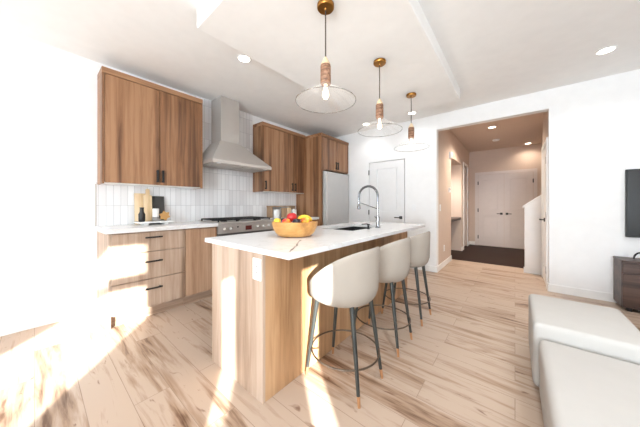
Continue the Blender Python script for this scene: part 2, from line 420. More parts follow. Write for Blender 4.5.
# baseboards
BZ, BD = 0.10, 0.014
def base(name, m_): struct(m_.build(name, M['trim']))
base('baseboard_left', MB().box(XL, XL + BD, YB, 0.43, 0, BZ))
base('baseboard_back', MB().box(-2.8, PX0 - 0.07, YP - BD, YP, 0, BZ).box(PX1 + 0.07, HX0, YP - BD, YP, 0, BZ).box(HX1, XR, YP - BD, YP, 0, BZ))
base('baseboard_hall_left', MB().box(HX0, HX0 + BD, YP - BD, 5.65, 0, BZ).box(HX0, HX0 + BD, 6.93, 7.15, 0, BZ).box(HX0, HX0 + BD, 7.92, HY, 0, BZ))
base('baseboard_stair', MB().box(0.115, HX1, 5.41 - BD, 5.41, 0, BZ))
base('baseboard_hall_end', MB().box(HX0 + BD, -0.9, HY - BD, HY, 0, BZ).box(0.45, 0.53, HY - BD, HY, 0, BZ))
base('baseboard_hall_right', MB().box(HX1 - BD, HX1, YP - BD, 4.52, 0, BZ))
# doors: frame of stiles and rails with recessed raised panels
def door_mesh(a0, a1, z0, z1, panels, front, thick, plane, sgn):
    # plane 'Y': door in xz plane, visible face at y=front looking towards -y (sgn -1) ; plane 'X': in yz plane, face at x=front
    m_ = MB()
    def bx(p0, p1, q0, q1, d0, d1, bev=0.0):
        f0, f1 = sorted((front - sgn * d0, front - sgn * d1))
        if plane == 'Y': m_.box(p0, p1, f0, f1, q0, q1, bev)
        else: m_.box(f0, f1, p0, p1, q0, q1, bev)
    pa0, pa1 = panels[0][0], panels[0][1]
    bx(a0, pa0, z0, z1, 0, thick); bx(pa1, a1, z0, z1, 0, thick)
    zs = sorted([(p[2], p[3]) for p in panels]); cur = z0
    for (q0, q1) in zs:
        bx(pa0, pa1, cur, q0, 0, thick)
        bx(pa0, pa1, q0, q1, 0.022, thick - 0.005)
        bx(pa0 + 0.028, pa1 - 0.028, q0 + 0.028, q1 - 0.028, 0.006, 0.026, 0.006)
        cur = q1
    bx(pa0, pa1, cur, z1, 0, thick)
    return m_
def lever(parent, x, y, z, d, plane='Y', sgn=-1):
    m_ = MB()
    if plane == 'Y':
        m_.box(x - 0.028, x + 0.028, y - 0.012, y, z - 0.028, z + 0.028, 0.003).box(x - 0.008, x + 0.008, y - 0.05, y - 0.012, z - 0.008, z + 0.008)
        m_.box(min(x, x + d), max(x, x + d), y - 0.058, y - 0.044, z - 0.009, z + 0.009, 0.003)
    else:
        m_.box(x - 0.012, x, y - 0.028, y + 0.028, z - 0.028, z + 0.028, 0.003).box(x - 0.05, x - 0.012, y - 0.008, y + 0.008, z - 0.008, z + 0.008)
        m_.box(x - 0.058, x - 0.044, min(y, y + d), max(y, y + d), z - 0.009, z + 0.009, 0.003)
    o = m_.build('door_handle', M['black'], parent); o['label'] = 'black lever handle'
def hinge(parent, x, y, z, plane='Y'):
    m_ = MB()
    if plane == 'Y': m_.box(x - 0.011, x + 0.011, y - 0.008, y + 0.002, z - 0.05, z + 0.05, 0.002)
    else: m_.box(x - 0.008, x + 0.002, y - 0.011, y + 0.011, z - 0.05, z + 0.05, 0.002)
    o = m_.build('hinge', M['black'], parent); o['label'] = 'black hinge'
d1 = struct(door_mesh(PX0 + 0.012, PX1 - 0.012, 0.008, 2.034, [(-2.17, -1.74, 0.24, 0.86), (-2.17, -1.74, 1.04, 1.90)], YP - 0.004, 0.04, 'Y', -1).build('door_1', M['door']),
            'white two panel pantry door with a black lever', 'door')
lever(d1, -1.675, YP - 0.004, 0.93, -0.11)
for z in (0.2, 1.02, 1.84): hinge(d1, PX0 + 0.002, YP - 0.006, z)
def leaf(name, a0, a1, lab):
    p0, p1 = a0 + 0.105, a1 - 0.105
    return struct(door_mesh(a0, a1, 0.012, 2.03, [(p0, p1, 0.22, 0.87), (p0, p1, 1.02, 1.90)], HY - 0.05, 0.04, 'Y', -1).build(name, M['halldoor']), lab, 'door')
d2 = leaf('door_2', -0.82, -0.234, 'left leaf of the white double doors at the hall end'); lever(d2, -0.29, HY - 0.05, 0.93, -0.1)
d3 = leaf('door_3', -0.228, 0.358, 'right leaf of the white double doors at the hall end'); lever(d3, -0.17, HY - 0.05, 0.93, 0.1)
for z in (0.25, 1.02, 1.8): hinge(d2, -0.825, HY - 0.052, z); hinge(d3, 0.363, HY - 0.052, z)
struct(MB().box(-0.905, -0.83, HY - 0.025, HY, 0, 2.115).box(0.368, 0.443, HY - 0.025, HY, 0, 2.115).box(-0.83, 0.368, HY - 0.025, HY, 2.04, 2.115).build('trim_2', M['halldoor']))
d4 = struct(door_mesh(4.60, 5.24, 0.01, 2.03, [(4.70, 5.14, 0.22, 0.87), (4.70, 5.14, 1.02, 1.90)], HX1 - 0.012, 0.012, 'X', -1).build('door_4', M['door']), 'white side door seen edge on in the hall', 'door')
lever(d4, HX1 - 0.012, 4.86, 0.95, 0.1, 'X')
for z in (0.25, 1.02, 1.8): hinge(d4, HX1 - 0.014, 4.60, z, 'X')
struct(MB().box(HX1 - 0.02, HX1, 4.525, 4.595, 0, 2.11).box(HX1 - 0.02, HX1, 5.245, 5.315, 0, 2.11).box(HX1 - 0.02, HX1, 4.595, 5.245, 2.035, 2.11).build('trim_3', M['trim']))
struct(MB().box(HX0, HX0 + 0.018, 7.14, 7.21, 0, 2.3).box(HX0, HX0 + 0.018, 7.85, 7.92, 0, 2.3).box(HX0, HX0 + 0.018, 7.21, 7.85, 2.23, 2.3).build('trim_4', M['trim']))
d5 = struct(door_mesh(7.16, 7.89, 0.01, 2.24, [(7.27, 7.78, 0.22, 0.9), (7.27, 7.78, 1.05, 2.1)], HX0 - 0.045, 0.04, 'X', 1).build('door_5', M['halldoor']), 'pale door in the hall past the niche', 'door')
# backsplash tile
struct(MB().box(XL, XL + 0.010, 0.432, 1.452, 0.92, 1.42).box(XL, XL + 0.010, 1.452, 2.425, 0.5, ZC).box(XL, XL + 0.010, 2.425, 3.50, 0.92, 1.42).build('wall_backsplash', M['tile']), 'white and grey stacked vertical tile backsplash', 'backsplash')
struct(MB().box(XL, XL + 0.014, 0.422, 0.432, 0.94, 1.40).build('trim_5', M['steel']))

# ------------------------------------------------------------------ cabinets
def pull_v(parent, x, y, z0, z1):
    m_ = MB().box(x + 0.022, x + 0.034, y - 0.011, y + 0.011, z0, z1, 0.003).box(x, x + 0.024, y - 0.008, y + 0.008, z0 + 0.008, z0 + 0.022).box(x, x + 0.024, y - 0.008, y + 0.008, z1 - 0.022, z1 - 0.008)
    o = m_.build('handle', M['black'], parent); o['label'] = 'black bar pull'
def pull_h(parent, x, y0, y1, z):
    m_ = MB().box(x + 0.024, x + 0.034, y0, y1, z - 0.008, z + 0.008, 0.003).box(x, x + 0.026, y0 + 0.015, y0 + 0.027, z - 0.006, z + 0.006).box(x, x + 0.026, y1 - 0.027, y1 - 0.015, z - 0.006, z + 0.006)
    o = m_.build('handle', M['black'], parent); o['label'] = 'black bar pull'
G = 0.003
def upper_cab(name, lab, y0, y1, z0, z1, xf, doors, pulls, side_panels=(True, True), crown=0.06, pullz=(0.03, 0.175)):
    t = thing(name, lab, 'cabinet', (XL, (y0 + y1) / 2, z0), 'wall cabinets along the tiled wall')
    b = MB(); st = 0.018; x0 = XL + 0.012
    b.box(x0, xf, y0, y0 + st, z0, z1 - crown).box(x0, xf, y1 - st, y1, z0, z1 - crown).box(x0, xf - 0.025, y0 + st, y1 - st, z0 + 0.02, z1 - crown)
    b.build('body', M['wood'], t)
    MB().box(x0, xf - 0.024, y0 + st, y1 - st, z0 + 0.003, z0 + 0.02).build('bottom_panel', M['ceramic'], t)['label'] = 'white underside panel'
    MB().box(x0, xf + 0.004, y0 - 0.001, y1 + 0.001, z1 - crown + 0.002, z1, 0.002).build('crown', M['woodh'], t)
    for i, (a, c) in enumerate(doors):
        d = MB().box(xf - 0.022, xf - 0.001, a + G, c - G, z0 + 0.012, z1 - crown - 0.006, 0.0015).build('door', M['wood'], t)
        for (j, yy) in pulls:
            if j == i: pull_v(d, xf - 0.001, yy, z0 + pullz[0] + 0.012, z0 + pullz[1] + 0.012)
    return t
upper_cab('wall_cabinet', 'two door oak wall cabinet left of the range hood', 0.44, 1.45, 1.395, 2.595, -3.26, [(0.46, 0.952), (0.952, 1.432)], [(0, 0.925), (1, 0.98)])
upper_cab('wall_cabinet', 'three door oak wall cabinet right of the range hood', 2.43, 3.485, 1.395, 2.57, -3.26, [(2.45, 2.80), (2.80, 3.15), (3.15, 3.468)], [(0, 2.49), (1, 3.11), (2, 3.19)])
# fridge surround: tall panel + cabinet above
t = thing('tall_end_panel', 'tall wooden end panel beside the refrigerator', 'panel', (XL, 3.51, 0))
MB().box(XL + 0.001, -2.85, 3.49, 3.53, 0.0, 2.50).build('panel', M['wood'], t)
MB().box(XL + 0.001, -2.845, 3.488, 3.531, 2.501, 2.555).build('cap', M['woodh'], t)
t = thing('fridge_cabinet', 'short two door oak cabinet above the refrigerator', 'cabinet', (XL, 4.0, 1.86))
MB().box(XL + 0.012, -2.872, 3.533, 4.446, 1.86, 2.49).build('body', M['wood'], t)
MB().box(XL + 0.012, -2.845, 3.533, 4.446, 2.492, 2.55, 0.002).build('crown', M['woodh'], t)
a = MB().box(-2.87, -2.85, 3.54, 3.985, 1.875, 2.484, 0.0015).build('door', M['wood'], t); pull_v(a, -2.85, 3.955, 1.90, 2.05)
a = MB().box(-2.87, -2.85, 3.991, 4.436, 1.875, 2.484, 0.0015).build('door', M['wood'], t); pull_v(a, -2.85, 4.02, 1.90, 2.05)
t = thing('refrigerator', 'stainless refrigerator under the short oak cabinet', 'refrigerator', (XL, 3.98, 0))
MB().box(XL + 0.02, -2.90, 3.545, 4.43, 0.02, 1.84).build('body', M['steeld'], t)
MB().box(-2.89, -2.83, 3.66, 4.425, 0.62, 1.83, 0.006).build('door', M['fridge'], t)
MB().box(-2.89, -2.83, 3.55, 4.425, 0.08, 0.60, 0.006).build('freezer_drawer', M['fridge'], t)
MB().box(-2.89, -2.835, 3.55, 3.652, 0.62, 1.83, 0.004).build('side_strip', M['fridge'], t)
MB().tube([(-2.80, 3.60, 0.72), (-2.80, 3.60, 1.76)], 0.012).box(-2.835, -2.80, 3.592, 3.608, 0.78, 0.80).box(-2.835, -2.80, 3.592, 3.608, 1.68, 1.70).build('handle', M['steel'], t)
MB().box(-2.92, -2.86, 3.55, 4.425, 0.0, 0.075).build('kick_plate', M['black'], t)

# base cabinets
XF = -2.93
t = thing('drawer_cabinet', 'three drawer oak base cabinet under the decorated white counter', 'cabinet', (XL, 0.775, 0))
MB().box(XL + 0.001, XF, 0.44, 0.458, 0, 0.897).build('end_panel', M['pale'], t)
MB().box(XL + 0.012, XF - 0.025, 0.459, 1.108, 0.1, 0.896).build('body', M['pale'], t)
MB().box(XL + 0.02, XF - 0.055, 0.459, 1.108, 0, 0.099).build('toe_kick', M['paleh'], t)
for (z0, z1, zp) in ((0.688, 0.887, 0.835), (0.405, 0.681, 0.585), (0.115, 0.398, 0.305)):
    d = MB().box(XF - 0.022, XF - 0.001, 0.462, 1.105, z0, z1, 0.0015).build('drawer', M['pale'], t)
    pull_h(d, XF - 0.001, 0.72, 0.875, zp)
t = thing('base_cabinet', 'single door oak base cabinet left of the range', 'cabinet', (XL, 1.28, 0))
MB().box(XL + 0.012, XF - 0.025, 1.110, 1.478, 0.1, 0.896).build('body', M['pale'], t)
MB().box(XL + 0.02, XF - 0.055, 1.110, 1.478, 0, 0.099).build('toe_kick', M['paleh'], t)
MB().box(XF - 0.022, XF - 0.001, 1.112, 1.462, 0.115, 0.887, 0.0015).build('door', M['woodm'], t)
MB().box(XL + 0.012, XF, 1.464, 1.478, 0.1, 0.896).build('side_panel', M['wood'], t)
o = MB().box(XL + 0.011, -2.90, 0.42, 1.484, 0.898, 0.94, 0.003).build('countertop', M['quartz'])
tag(o, 'white quartz countertop left of the range, holding the decor tray', 'countertop')
t = thing('base_cabinet', 'oak base cabinet between the range and the refrigerator', 'cabinet', (XL, 2.93, 0))
MB().box(XL + 0.012, XF - 0.025, 2.40, 3.486, 0.1, 0.896).build('body', M['pale'], t)
MB().box(XL + 0.02, XF - 0.055, 2.40, 3.486, 0, 0.099).build('toe_kick', M['paleh'], t)
for a_, b_ in ((2.402, 2.94), (2.944, 3.484)):
    d = MB().box(XF - 0.022, XF - 0.001, a_, b_, 0.115, 0.887, 0.0015).build('door', M['wood'], t); pull_h(d, XF - 0.001, (a_ + b_) / 2 - 0.07, (a_ + b_) / 2 + 0.07, 0.8)
o = MB().box(XL + 0.011, -2.90, 2.395, 3.487, 0.898, 0.94, 0.003).build('countertop', M['quartz'])
tag(o, 'short white countertop between the range and the refrigerator', 'countertop')

# range
t = thing('gas_range', 'stainless gas range with black grates', 'range', (-3.2, 1.94, 0))
RY0, RY1 = 1.49, 2.39
MB().box(XL + 0.015, -2.94, RY0, RY1, 0.08, 0.9180).build('body', M['steeld'], t)
MB().box(XL + 0.015, -2.90, RY0, RY1, 0.9200, 0.9430, 0.004).build('cooktop', M['steel'], t)
MB().prism([(-2.94, 0.7980), (-2.90, 0.7980), (-2.895, 0.9180), (-2.94, 0.9180)], 'Y', RY0, RY1).build('control_panel', M['steel'], t)
MB().box(-2.896, -2.893, 1.875, 1.975, 0.8230, 0.8830, 0.001).build('display', M['display'], t)['label'] = 'dark reddish display'
MB().box(-2.899, -2.890, 1.745, 1.768, 0.8640, 0.8840, 0.003).build('button', M['black'], t)
for y in (1.57, 1.66, 2.08, 2.18, 2.28):
    MB().lathe([(0.022, 0), (0.020, 0.02), (0.012, 0.028)], (-2.898, y, 0.8580), 16, axis='X').build('knob', M['steel'], t, True)
d = MB().box(-2.94, -2.905, RY0 + 0.004, RY1 - 0.004, 0.26, 0.765, 0.004).build('oven_door', M['steel'], t)
MB().box(-2.906, -2.902, RY0 + 0.12, RY1 - 0.12, 0.34, 0.66).build('window', M['screen'], d)
MB().tube([(-2.865, RY0 + 0.06, 0.72), (-2.865, RY1 - 0.06, 0.72)], 0.012).box(-2.905, -2.865, RY0 + 0.09, RY0 + 0.11, 0.712, 0.728).box(-2.905, -2.865, RY1 - 0.11, RY1 - 0.09, 0.712, 0.728).build('handle', M['steel'], d)
MB().box(-2.94, -2.905, RY0 + 0.004, RY1 - 0.004, 0.09, 0.25, 0.004).build('warming_drawer', M['steel'], t)
MB().box(-3.4, -2.96, RY0 + 0.03, RY1 - 0.03, 0.0, 0.079).build('base', M['black'], t)
for i in range(3):
    g = MB(); ya = RY0 + 0.03 + i * 0.283; yb = ya + 0.272
    for y in (ya + 0.006, (ya + yb) / 2, yb - 0.006): g.box(-3.46, -2.97, y - 0.006, y + 0.006, 0.9630, 0.9780, 0.002)
    for x in (-3.455, -3.34, -3.215, -3.09, -2.975): g.box(x - 0.006, x + 0.006, ya, yb, 0.9630, 0.9780, 0.002)
    for x in (-3.455, -2.975):
        for y in (ya + 0.006, yb - 0.006): g.box(x - 0.008, x + 0.008, y - 0.008, y + 0.008, 0.9430, 0.9650)
    g.build('grate', M['iron'], t)
for x, y in ((-3.34, 1.66), (-3.09, 1.66), (-3.215, 1.94), (-3.34, 2.22), (-3.09, 2.22)):
    MB().lathe([(0.045, 0.9435), (0.045, 0.9520), (0.032, 0.9540), (0.03, 0.9610), (0.001, 0.9620)], (x, y, 0), 18).build('burner', M['iron'], t, True)

# range hood
t = thing('range_hood', 'stainless pyramid range hood with square chimney above the range', 'range hood', (XL, 1.93, 1.70))
xb = XL + 0.011
MB().box(xb, -3.24, 1.70, 1.99, 2.0855, ZC - 0.002, 0.002).build('chimney', M['steel'], t)
c = MB(); bm = c.bm
lo = [(xb, 1.46), (-3.0, 1.46), (-3.0, 2.415), (xb, 2.415)]; hi = [(xb, 1.685), (-3.225, 1.685), (-3.225, 2.005), (xb, 2.005)]
A = [bm.verts.new((x, y, 1.73)) for x, y in lo]; B = [bm.verts.new((x, y, 1.772)) for x, y in lo]; D = [bm.verts.new((x, y, 2.085)) for x, y in hi]
for P, Q in ((A, B), (B, D)):
    for k in range(4): bm.faces.new((P[k], P[(k + 1) % 4], Q[(k + 1) % 4], Q[k]))
bm.faces.new(A); bm.faces.new(D)
c.build('canopy', M['steel'], t)
for y0, y1 in ((1.50, 1.92), (1.95, 2.375)):
    f = MB().box(-3.46, -3.06, y0, y1, 1.722, 1.731)
    for k in range(9): f.box(-3.45 + k * 0.043, -3.435 + k * 0.043, y0 + 0.01, y1 - 0.01, 1.717, 1.723)
    f.build('filter', M['steel'], t)
for y in (1.56, 2.31): MB().lathe([(0.028, 0), (0.03, 0.004), (0.001, 0.005)], (-3.03, y, 1.724), 14).build('lamp', M['plastic'], t)

# ------------------------------------------------------------------ island
IX0, IX1, IY0, IY1 = -1.757, -1.142, 0.853, 3.27
t = thing('kitchen_island', 'oak clad kitchen island under a white quartz slab', 'island', ((IX0 + IX1) / 2, 2.05, 0))
b = MB().box(IX0 + 0.02, IX1 - 0.002, IY0 + 0.02, IY1, 0, 0.880)
b.bm.free(); b = MB()   # body is hollow under the sink: four walls and a bottom
b.box(IX0 + 0.04, IX1 - 0.03, IY0 + 0.021, IY1 - 0.021, 0.0, 0.10).box(IX0 + 0.02, IX0 + 0.04, IY0 + 0.021, IY1 - 0.021, 0.1, 0.880)
b.build('body', M['pale'], t)
MB().box(IX0, IX1, IY0, IY0 + 0.02, 0, 0.882).build('end_panel', M['pale'], t)
MB().box(IX1 - 0.02, IX1, IY0 + 0.0205, IY1, 0, 0.882).build('back_panel', M['woodsun'], t)
MB().box(IX0, IX1 - 0.021, IY1 - 0.02, IY1, 0, 0.882).build('end_panel', M['pale'], t)
for k in range(4):
    y0 = IY0 + 0.03 + k * 0.585
    d = MB().box(IX0 - 0.002, IX0 + 0.018, y0, y0 + 0.575, 0.11, 0.868, 0.0015).build('door', M['wood'], t)
o = MB(); bm = o.bm
CX0, CX1, CY0, CY1 = -1.855, -0.905, 0.842, 3.26; SX0, SX1, SY0, SY1 = -1.66, -1.235, 2.0, 2.72
def rect(x0, x1, y0, y1, z): return [bm.verts.new(p) for p in ((x0, y0, z), (x1, y0, z), (x1, y1, z), (x0, y1, z))]
to, ti, bo, bi = rect(CX0, CX1, CY0, CY1, 0.915), rect(SX0, SX1, SY0, SY1, 0.915), rect(CX0, CX1, CY0, CY1, 0.884), rect(SX0, SX1, SY0, SY1, 0.884)
for k in range(4):
    j = (k + 1) % 4
    bm.faces.new((to[k], to[j], ti[j], ti[k])); bm.faces.new((bo[k], bi[k], bi[j], bo[j])); bm.faces.new((to[k], bo[k], bo[j], to[j])); bm.faces.new((ti[k], ti[j], bi[j], bi[k]))
isl_top = o.build('countertop', M['quartz'])
# dark grey vein, a thin inlay in the slab
tag(isl_top, 'long white quartz island slab with a black sink cut out', 'countertop')
o = MB(); zz = 0.9153
pts = [(-1.20, 1.235), (-1.165, 1.18), (-1.125, 1.125), (-1.10, 1.095), (-1.05, 1.045), (-1.035, 1.01), (-1.0, 0.965), (-0.975, 0.925), (-0.945, 0.885)]
for i in range(len(pts) - 1):
    (xa, ya), (xb_, yb_) = pts[i], pts[i + 1]; wv = 0.004 if i % 3 else 0.009
    vs4 = [o.bm.verts.new(q) for q in ((xa - wv, ya, zz), (xa + wv, ya, zz), (xb_ + wv, yb_, zz), (xb_ - wv, yb_, zz))]; o.bm.faces.new(vs4)
ROOTLOC[isl_top.name] = Vector(isl_top.location)
o.build('vein', M['darkvein'], isl_top)['label'] = 'grey stone vein'
t = thing('sink', 'black undermount sink in the island slab', 'sink', (-1.455, 2.31, 0.62))
s_ = MB(); e = 0.012
s_.box(SX0 - e, SX1 + e, SY0 - e, SY1 + e, 0.62, 0.632).box(SX0 - e, SX0, SY0 - e, SY1 + e, 0.632, 0.8835).box(SX1, SX1 + e, SY0 - e, SY1 + e, 0.632, 0.8835)
s_.box(SX0, SX1, SY0 - e, SY0, 0.632, 0.8835).box(SX0, SX1, SY1, SY1 + e, 0.632, 0.8835).build('basin', M['sink'], t)
MB().lathe([(0.05, 0.632), (0.05, 0.635), (0.03, 0.636)], (-1.455, 2.31, 0), 18).build('drain', M['steel'], t)
# faucet
FX, FY = -1.18, 2.44
t = thing('faucet', 'tall chrome pull down faucet behind the black sink', 'faucet', (FX, FY, 0.915))
MB().lathe([(0.03, 0.915), (0.03, 0.922), (0.02, 0.926), (0.019, 1.02), (0.022, 1.022), (0.022, 1.04), (0.012, 1.045)], (FX, FY, 0), 18).build('base', M['chrome'], t, True)
arc = [(FX, FY, 1.04), (FX, FY, 1.16), (FX, FY, 1.27)]
for k in range(1, 13):
    a_ = math.pi * k / 12; arc.append((FX - 0.12 + 0.12 * math.cos(a_), FY - 0.0, 1.27 + 0.115 * math.sin(a_)))
arc.append((FX - 0.24, FY, 1.22))
MB().tube(arc, 0.011, 12).build('spout', M['chrome'], t, True)
coil = MB()
for i in range(2, len(arc) - 1):
    p, q = Vector(arc[i]), Vector(arc[i + 1])
    n_ = max(1, int((q - p).length / 0.011))
    for k in range(n_):
        c0 = p.lerp(q, k / n_); tv = (q - p).normalized(); coil.tube([c0 - tv * 0.0028, c0 + tv * 0.0028], 0.0145, 10)
coil.build('spring', M['springm'], t, True)
MB().lathe([(0.012, 1.225), (0.014, 1.215), (0.015, 1.17), (0.02, 1.16), (0.022, 1.125), (0.015, 1.12)], (FX - 0.24, FY, 0), 16).build('spray_head', M['chrome'], t, True)
MB().tube([(FX - 0.012, FY, 1.13), (FX - 0.22, FY, 1.195)], 0.005, 8).lathe([(0.018, 1.185), (0.018, 1.2)], (FX - 0.24, FY, 0), 14).build('docking_arm', M['chrome'], t, True)
MB().tube([(FX, FY - 0.02, 1.03), (FX, FY - 0.045, 1.032), (FX + 0.01, FY - 0.09, 1.045)], 0.006, 8).build('lever', M['chrome'], t, True)
t = thing('soap_dispenser', 'small black soap dispenser between sink and faucet', 'dispenser', (-1.20, 2.26, 0.915))
MB().lathe([(0.018, 0.915), (0.018, 0.921), (0.011, 0.924), (0.011, 0.955), (0.016, 0.957), (0.016, 0.97)], (-1.20, 2.26, 0), 14).build('pump', M['black'], t, True)
MB().tube([(-1.20, 2.26, 0.965), (-1.22, 2.26, 0.969), (-1.275, 2.25, 0.962)], 0.006, 8).build('nozzle', M['black'], t, True)
# outlet on the island end
def outlet(name, lab, plane, a, z, pos, w_=0.075, h_=0.125, kind='outlet', sgn=-1):
    t_ = thing(name, lab, kind, (a if plane == 'Y' else pos, pos if plane == 'Y' else a, z))
    def bx(m_, da0, da1, z0, z1, d0, d1, bev=0):
        q0, q1 = sorted((pos + sgn * d0, pos + sgn * d1))
        if plane == 'Y': m_.box(a + da0, a + da1, q0, q1, z + z0, z + z1, bev)
        else: m_.box(q0, q1, a + da0, a + da1, z + z0, z + z1, bev)
        return m_
    bx(MB(), -w_ / 2, w_ / 2, -h_ / 2, h_ / 2, 0.0003, 0.006, 0.002).build('plate', M['plastic'], t_)
    if kind == 'outlet':
        bx(MB(), -0.018, 0.018, -0.035, 0.035, 0.006, 0.0085, 0.001).build('socket', M['plastic'], t_)
        for dz in (-0.019, 0.019):
            bx(MB(), -0.007, 0.007, dz - 0.005, dz + 0.005, 0.0084, 0.0092).build('slot', M['grey'], t_)
    else:
        bx(MB(), -0.016, 0.016, -0.033, 0.033, 0.006, 0.010, 0.002).build('rocker', M['plastic'], t_)
    return t_
outlet('outlet', 'white outlet plate on the end of the island', 'Y', -1.192, 0.785, IY0, 0.08, 0.13)

# ------------------------------------------------------------------ bar stools
def make_stool():
    t = thing('bar_stool', '', 'stool', (0, 0, 0), 'bar stools along the island')
    m_ = MB(); bm = m_.bm; n = 40
    def rim(a): # a=0 at the back (+x); rim drops towards the front
        c_ = (1 + math.cos(a)) / 2
        return 0.60 + 0.30 * (0.5 * c_ + 0.5 * math.sin(math.pi * c_ / 2))
    def ring(fr, inner=False):
        out = []
        for k in range(n):
            a = 2 * math.pi * k / n; zt = rim(a)
            zb = 0.545
            if not inner:
                z = zb + (zt - zb) * max(0, (fr - 0.28) / 0.72) if fr > 0.28 else zb
                z = zb + (zt - zb) * fr ** 1.35
                f = min(1.0, fr / 0.4); rad = 0.182 + 0.05 * math.sin(f * math.pi / 2) + 0.008 * fr
            else:
                z = zt - (zt - 0.572) * fr; rad = 0.215 - 0.03 * fr
            rx, ry = rad * 0.98, rad * 1.0
            out.append(bm.verts.new((rx * math.cos(a), ry * math.sin(a), z)))
        return out
    rings = [ring(f) for f in (0, 0.04, 0.1, 0.2, 0.35, 0.5, 0.65, 0.8, 0.92, 0.98)]
    top = []
    for k in range(n):
        a = 2 * math.pi * k / n; top.append(bm.verts.new((0.228 * math.cos(a), 0.230 * math.sin(a), rim(a) + 0.005)))
    rings.append(top)
    rings += [ring(f, True) for f in (0.02, 0.3, 0.6, 1.0)]
    for i in range(len(rings) - 1):
        for k in range(n): bm.faces.new((rings[i][k], rings[i][(k + 1) % n], rings[i + 1][(k + 1) % n], rings[i + 1][k]))
    bm.faces.new(rings[0][::-1]); bm.faces.new(rings[-1])
    m_.build('shell', M['fabric'], t, True, 75)
    MB().lathe([(0.10, 0.575), (0.172, 0.578), (0.176, 0.59), (0.168, 0.602), (0.12, 0.607), (0.001, 0.608)], (0, 0, 0), 32).build('seat_cushion', M['fabric'], t, True)
    for sx in (-1, 1):
        for sy in (-1, 1):
            p0 = Vector((sx * 0.135, sy * 0.115, 0.56)); p1 = Vector((sx * 0.207, sy * 0.152, 0.0))
            q = p0.lerp(p1, 0.89)
            lg = MB().tube([p0, q], 0.0165, 14, r2=0.0105).build('leg', M['leg'], t, True)
            MB().tube([q, p1], 0.0105, 12, r2=0.0085).build('foot_tip', M['tip'], lg, True)['label'] = 'brass foot tip'
    MB().tube([(0.008 + 0.228 * math.cos(2 * math.pi * k / 48), 0.222 * math.sin(2 * math.pi * k / 48), 0.20) for k in range(48)], 0.0055, 8, closed=True).build('foot_ring', M['ring'], t, True)
    return t
stool = make_stool()
labs = ['taupe tub bar stool nearest the fruit bowl end of the island', 'taupe tub bar stool in the middle of the row of three', 'taupe tub bar stool farthest along, nearest the hall']
for i, y in enumerate((1.345, 1.94, 2.54)):
    o = stool if i == 0 else copy_tree(stool)
    o.location = (-0.900, y, 0); o['label'] = labs[i]

# ------------------------------------------------------------------ pendants
def make_pendant():
    t = thing('pendant_light', '', 'pendant lamp', (0, 0, 0), 'glass pendants over the island')
    # z measured down from the dropped ceiling (0)
    MB().lathe([(0.05, -0.0005), (0.06, -0.004), (0.06, -0.024), (0.055, -0.03), (0.012, -0.032), (0.008, -0.042)], n=28).build('canopy', M['brass'], t, True)
    MB().tube([(0, 0, -0.04), (0, 0, -0.39)], 0.0045, 8).build('cord', M['cord'], t, True)
    MB().lathe([(0.034, -0.4305), (0.037, -0.44), (0.037, -0.56), (0.033, -0.566), (0.02, -0.566)], n=22).build('socket', M['rope'], t, True)
    MB().lathe([(0.006, -0.372), (0.014, -0.385), (0.034, -0.425), (0.034, -0.43)], n=22).build('socket_cap', M['board'], t, True)['label'] = 'pale wooden cone cap'
    gp = [(0.036, -0.562), (0.042, -0.578), (0.06, -0.592), (0.10, -0.612), (0.15, -0.640), (0.19, -0.668), (0.212, -0.686)]
    sh = MB().lathe(gp, n=48, caps=False).build('glass_shade', M['glass'], t, True)
    MB().tube([(0.212 * math.cos(2 * math.pi * k / 48), 0.212 * math.sin(2 * math.pi * k / 48), -0.687) for k in range(48)], 0.0028, 6, closed=True).build('rim', M['rimglass'], sh, True)
    MB().lathe([(0.013, -0.566), (0.013, -0.595), (0.018, -0.61), (0.024, -0.632), (0.023, -0.65), (0.014, -0.665), (0.002, -0.67)], n=18).build('bulb', M['bulb'], t, True)
    return t
pend = make_pendant()
plabs = ['clear glass cone pendant nearest the camera, largest of three', 'clear glass cone pendant in the middle of the row of three', 'clear glass cone pendant farthest away, nearest the hall opening']
for i, (x, y) in enumerate(((-1.035, 1.315), (-1.03, 2.17), (-1.025, 3.075))):
    o = pend if i == 0 else copy_tree(pend)
    o.location = (x, y, 2.59); o['label'] = plabs[i]
    l = bpy.data.lights.new('pendant_glow', 'POINT'); l.energy = 3; l.color = (1, 0.93, 0.84); l.shadow_soft_size = 0.03
    lo_ = bpy.data.objects.new('pendant_glow', l); COL.objects.link(lo_); lo_.location = (x, y, 2.59 - 0.72)

# recessed lights
def can(lab, x, y, z, power, group, color=(1, 0.88, 0.72), r=0.075):
    t = thing('ceiling_light', lab, 'ceiling light', (x, y, z), group)
    MB().lathe([(r, -0.0008), (r, -0.006), (r * 0.8, -0.008), (r * 0.8, -0.0008)], (x, y, z), 28, caps=False).build('trim_ring', M['plastic'], t, True)
    MB().lathe([(0.001, -0.0035), (r * 0.79, -0.0035), (r * 0.79, -0.002), (0.001, -0.002)], (x, y, z), 24, caps=False).build('lens', M['can'], t)
    l = bpy.data.lights.new('can_glow', 'SPOT'); l.energy = power; l.color = color; l.spot_size = math.radians(150); l.spot_blend = 0.8; l.shadow_soft_size = 0.06
    o = bpy.data.objects.new('can_glow', l); COL.objects.link(o); o.location = (x, y, z - 0.03)
g1 = 'recessed lights in the kitchen ceiling'
gk = (0.97, 0.985, 1.0)
can('recessed ceiling light left of the dropped panel, above the hood side', -2.235, 1.43, ZC, 12, g1, gk)
can('recessed ceiling light toward the right, above the living area', 0.71, 3.69, ZC, 25, g1, gk)
can('recessed ceiling light before the pantry door, right of its twin', -1.355, 4.10, ZC, 10, g1, gk)
can('recessed ceiling light nearest the refrigerator cabinet', -2.226, 4.095, ZC, 10, g1, gk)
